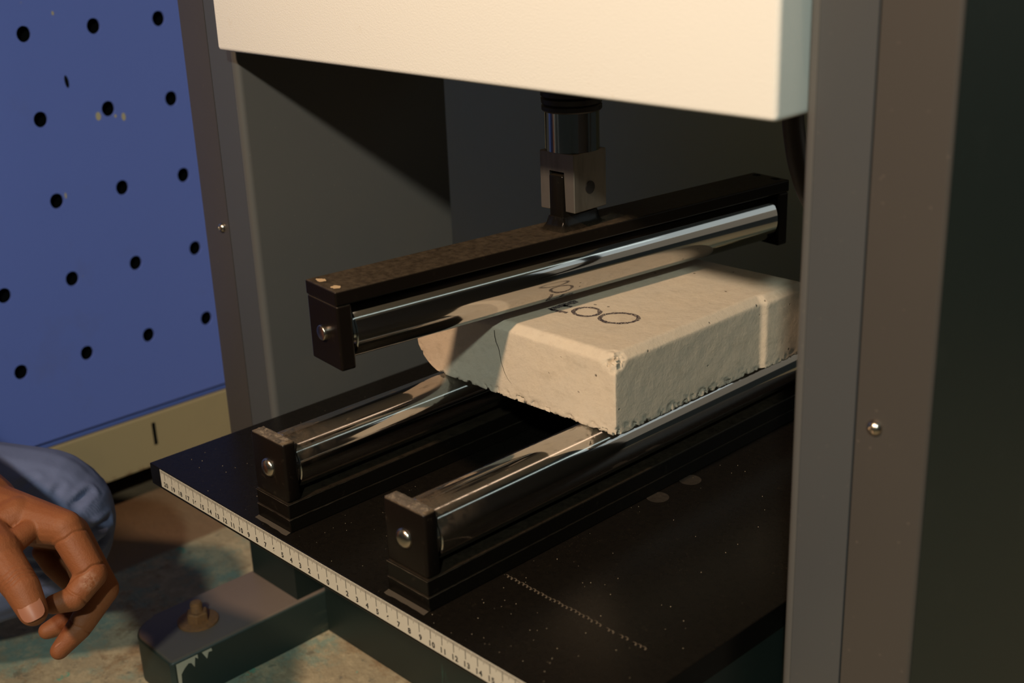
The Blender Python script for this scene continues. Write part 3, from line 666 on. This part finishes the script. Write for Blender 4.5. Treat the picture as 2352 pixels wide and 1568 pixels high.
for a_, b_, dp, wd in CREASE:
    a_ = Vector(a_); b_ = Vector(b_); d_ = b_-a_
    for v, n_ in NEAR:
        c = v.co
        if (c-a_).length > 9: continue
        t = max(0, min(1, (c-a_).dot(d_)/d_.length_squared)); e = c-a_-d_*t; r = e.length
        if r < wd*4: v.co = c-n_*(dp*(math.exp(-(r/wd)**2)-.55*math.exp(-((r-wd*1.9)/(wd*.9))**2))*(1-.5*abs(2*t-1)))
me.transform(Matrix.Scale(S, 4))
link('trousers', me, M_TWILL, per, 80, label='blue ribbed trousers')
bm = Balls(); SH = Vector((-48, -34, 38)); SH2 = Vector((-58, -64, 38)); NK = Vector((-53, -48, 44))
sphere_chain(bm, [(((-57, -41, -6), 12.5), ((-54, -47, 26), 14)), (((-54, -47, 26), 13), (tuple(NK), 6.5)), ((tuple(SH), 6.5), (tuple(SH2), 6.5)), ((tuple(SH), 6.2), (ELB, 5.2)), ((tuple(SH2), 6.2), ((-40, -70, 14), 5.2)), (((-40, -70, 14), 5.0), ((-26, -62, 4), 4))], .2)
me = fuse(bm, .6, 5); me.transform(Matrix.Scale(S, 4)); link('shirt', me, M_SHIRT, per, 80)
bm = Balls(); HD = Vector((-49, -47, 58)); fd = Vector((.93, .2, -.3)).normalized(); sd = Vector((-.2, .97, 0)).normalized(); ud = fd.cross(sd)
if ud.z < 0: ud = -ud
def hp(f, s, u): return tuple(HD+fd*f+sd*s+ud*u)
sphere_chain(bm, [((tuple(NK), 5.6), (hp(-2, 0, -6), 5.4)), ((hp(-1.5, 0, 3), 8.3), (hp(1.2, 0, 1.5), 7.8)), ((hp(2, 0, -2), 6.5), (hp(4, 0, -7.2), 3.6)), ((hp(8.2, 0, .5), .8), (hp(9.8, 0, -2.4), 1.25)), ((hp(7.4, -1.6, -5.2), .8), (hp(7.4, 1.6, -5.2), .8)), ((hp(7.0, -3.4, 2.2), 1.0), (hp(7.0, -2.2, 2.2), 1.0)), ((hp(7.0, 2.2, 2.2), 1.0), (hp(7.0, 3.4, 2.2), 1.0)), ((hp(-.5, -7.6, 1.6), 1.2), (hp(-.3, -7.6, -1.6), 1.0)), ((hp(-.5, 7.6, 1.6), 1.2), (hp(-.3, 7.6, -1.6), 1.0))], .2)
me = fuse(bm, .3, 5); me.transform(Matrix.Scale(S, 4)); hd = link('head', me, M_SKIN, per, 80)
bm = Balls(); sphere_chain(bm, [((hp(-2.6, 0, 4.2), 8.4), (hp(.8, 0, 4.6), 7.6)), ((hp(-3.6, 0, 2), 7.4), (hp(-3.6, 0, -2), 6))], .2)
me = fuse(bm, .35, 4); me.transform(Matrix.Scale(S, 4)); link('hair', me, M_HAIR, per, 80)
for s in (-1, 1):
    bm = bmesh.new(); bmesh.ops.create_uvsphere(bm, u_segments=16, v_segments=10, radius=1.0, matrix=Matrix.Translation(hp(7.15, s*2.8, 1.35))); obj('eye', bm, Mat('eye', (.5, .46, .42), .2).m, hd, 80)
